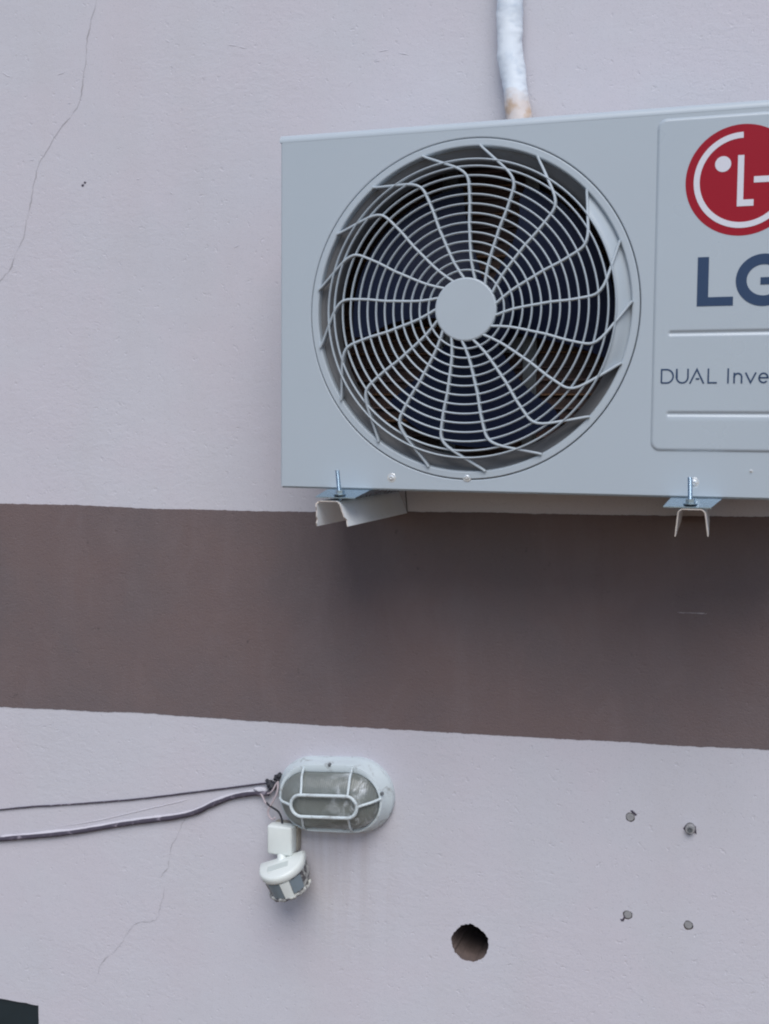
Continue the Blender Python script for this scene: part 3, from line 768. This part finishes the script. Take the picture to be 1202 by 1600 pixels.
loft(bm, [dshape(.0385, .043, .016, .0005), dshape(.0408, .0455, .018, -.0010), dshape(.0420, .0470, .019, -.0045), dshape(.0415, .0465, .019, -.0125), dshape(.0398, .0445, .018, -.0145)], True, True)
link('hood', bm, mat_sens, sens, smooth=50)
bm = bmesh.new(); 
for (xa, xb, ya, yb) in [(-.024, .014, -.020, -.004)]:
    loft(bm, [[HM @ Vector(p) for p in ((xa, ya, z), (xb, ya, z), (xb, yb, z), (xa, yb, z))] for z in (.0002, .0011)], True, True)
link('hood_badge', bm, simple('badge_plastic', (.50, .54, .52), .5), sens)  # badge in a slightly darker plastic than the hood
bm = bmesh.new()
loft(bm, [dshape(.0385, .0425, .018, -.0147), dshape(.0380, .0420, .018, -.030), dshape(.0355, .0400, .017, -.046), dshape(.0315, .0355, .015, -.053), dshape(.020, .023, .008, -.056)], False, True)
link('sensor_body', bm, mat_sensd, sens, smooth=50)
def lens(a0, a1, z0, z1, mat, name, k0=1.03):
    bm = bmesh.new(); n = 10; F = []
    for z in (z0, (z0+z1)/2, z1):
        u = (-z-.0147)/.04; hw = .0385-.0030*u; dp = .0425-.0025*u; F.append([(HM @ Vector((hw*k0*math.cos(a), dp*k0*math.sin(a), z)), HM @ Vector((hw*.98*math.cos(a), dp*.98*math.sin(a), z))) for a in [math.radians(a0+(a1-a0)*i/n) for i in range(n+1)]])
    V = [[(bm.verts.new(p), bm.verts.new(q)) for p, q in row] for row in F]
    for i in range(2):
        for j in range(n): bm.faces.new((V[i][j][0], V[i][j+1][0], V[i+1][j+1][0], V[i+1][j][0]))
    for j in range(n):
        for i in (0, 2): bm.faces.new((V[i][j][0], V[i][j][1], V[i][j+1][1], V[i][j+1][0]))
    for i in range(2):
        for j in (0, n): bm.faces.new((V[i][j][0], V[i+1][j][0], V[i+1][j][1], V[i][j][1]))
    link(name, bm, mat, sens, smooth=50)
lens(226, 262, -.017, -.045, mat_lens, 'lens')
lens(289, 322, -.017, -.043, mat_lens, 'lens')
lens(263.5, 287.5, -.016, -.047, mat_sens, 'lens_bar', 1.07)
bm = bmesh.new(); pts = []
for i in range(25):
    a = math.radians(184+172*i/24); pts.append(HM @ Vector((.0370*math.cos(a), .0415*math.sin(a), -.0485+.0012*math.sin(i*1.7))))
tube(bm, pts, .0032, 8); link('lower_rim', bm, mat_sensd, sens, smooth=60)

# ------------------------------------------------------------------ cables and wires
def cable(name, label, cat, pts, rad, mat, n=8, group=None, wob=.0006, flat=None):
    P = smooth_path(pts, n)
    for i, p in enumerate(P): p.x += 0; p.z += wob*noise.noise(Vector((p.x*25, 2, 0)))+wob*.5*noise.noise(Vector((p.x*90, 5, 0)))
    rr = [rad*(1+.12*noise.noise(Vector((p.x*60, 7, rad*1000)))) for p in P]
    bm = bmesh.new(); tube(bm, P, rr, 10, flat=flat); o = link(name, bm, mat, None, smooth=60)
    tag(o, label, cat, group); return o
cable('cable', 'thick paint covered cable sloping up the wall to the lamp, lower of the two', 'cable',
      [(-3.5, D-.004, -1.32), (-2.2, D-.004, -1.05), (-1.4, D-.004, -.885), (-.95, D-.004, -.795), (-.7253, D-.004, -.7475), (-.5749, D-.004, -.718), (-.43, D-.004, -.681), (-.3053, D-.004, -.6507), (-.245, D-.004, -.622), (-.211, D-.004, -.6064), (-.18, D-.005, -.597), (-.152, D-.007, -.591), (-.130, D-.010, -.588)],
      .0046, mat_cabled, 12)
cable('cable', 'thin dark cable above the thick one, running to the lamp', 'cable',
      [(-3.5, D-.002, -1.28), (-2.2, D-.002, -1.00), (-1.2, D-.002, -.79), (-.7241, D-.002, -.6865), (-.58, D-.002, -.661), (-.4299, D-.002, -.6345), (-.30, D-.002, -.607), (-.20, D-.002, -.585), (-.1453, D-.004, -.5725), (-.125, D-.008, -.569)],
      .0017, mat_cabled, 12)
# plaster and paint that has run over the cables
bm = bmesh.new(); L = smooth_path([(-.7253, 0, -.7475), (-.5749, 0, -.718), (-.43, 0, -.681), (-.3053, 0, -.6507), (-.245, 0, -.622), (-.211, 0, -.6064), (-.155, 0, -.590)], 14); pr = None
for i, p in enumerate(L):
    w = .0065+.004*noise.noise(Vector((p.x*14, 0, 0)))+.0015*noise.noise(Vector((p.x*80, 3, 0)))
    cur = [bm.verts.new(q) for q in ((p.x, D+.0004, p.z+w+.002), (p.x, D-.0012, p.z+w*.75), (p.x, D-.0045, p.z+.0036), (p.x, D-.0070, p.z+.0026), (p.x, D-.004, p.z+.0018))]
    if pr:
        for j in range(4): bm.faces.new((pr[j], pr[j+1], cur[j+1], cur[j]))
    pr = cur
link('paint_over_cable', bm, mat_wall, wall, smooth=70)
bm = bmesh.new(); L = smooth_path([(-.61, 0, -.712), (-.50, 0, -.684), (-.40, 0, -.652), (-.33, 0, -.630), (-.29, 0, -.617)], 10); tube(bm, [(p.x, D, p.z+.0008*noise.noise(p*60)) for p in L], [.0010*min(1, i/8+.05, (len(L)-1-i)/8+.05) for i in range(len(L))], 6); link('plaster_seam', bm, mat_wall, wall, smooth=70)

cable('wire', 'short black wire curving from the cables into the motion sensor', 'wire', [(-.131, D-.018, -.603), (-.1236, D-.022, -.6061), (-.1129, D-.024, -.610), (-.1023, D-.026, -.6158), (-.0959, D-.028, -.6265), (-.0945, D-.030, -.6335)], .0019, mat_black)
cable('wire', 'pinkish wire arching down from the cable end to the black wire', 'wire', [(-.1465, D-.010, -.589), (-.1409, D-.014, -.5934), (-.1333, D-.018, -.6027), (-.1250, D-.020, -.6069)], .0018, mat_wirep)
cable('wire', 'long pinkish wire looping beside the lamp down to the sensor top', 'wire', [(-.1087, D-.016, -.5605), (-.1083, D-.020, -.5785), (-.1172, D-.022, -.5994), (-.1247, D-.022, -.6123), (-.1257, D-.022, -.6224), (-.1193, D-.025, -.6290), (-.1120, D-.028, -.6290), (-.1090, D-.030, -.6250)], .0018, mat_wirep)
cable('wire', 'short pinkish wire hanging from the black tape joint back to the cable', 'wire', [(-.1115, D-.014, -.5630), (-.1194, D-.018, -.5791), (-.128, D-.014, -.586), (-.1400, D-.009, -.5880)], .0016, mat_wirep)
def lump(name, label, pts):
    t = bmesh.new()
    for (x, y, z, r) in pts:
        b = bmesh.new(); bmesh.ops.create_icosphere(b, subdivisions=3, radius=r)
        for v in b.verts: v.co = v.co*(1+.45*noise.noise(v.co*260+Vector((x*99, 0, 0)))) + Vector((x, y, z))
        merge(t, b)
    tag(link(name, t, mat_black, None, smooth=50), label, 'tape joint')
lump('tape_joint', 'ragged black tape lump where the two cables end', [(-.1290, D-.008, -.5700, .0070), (-.1230, D-.010, -.5745, .0072), (-.1350, D-.006, -.5655, .0035), (-.1200, D-.009, -.5690, .0045)])
lump('tape_joint', 'small knobbly black tape joint touching the lamp rim', [(-.1140, D-.012, -.5560, .0055), (-.1078, D-.012, -.5510, .0050), (-.1095, D-.012, -.5590, .0042), (-.1125, D-.012, -.5645, .0035)])
bm = bmesh.new(); bmesh.ops.create_icosphere(bm, subdivisions=3, radius=.0075)
for v in bm.verts: v.co = Vector((v.co.x*2.1, v.co.y*.8, v.co.z*.85))*(1+.35*noise.noise(v.co*200)) + Vector((-.147, D-.003, -.5855))
tag(link('putty_lump', bm, mat_wall, wall, smooth=60))
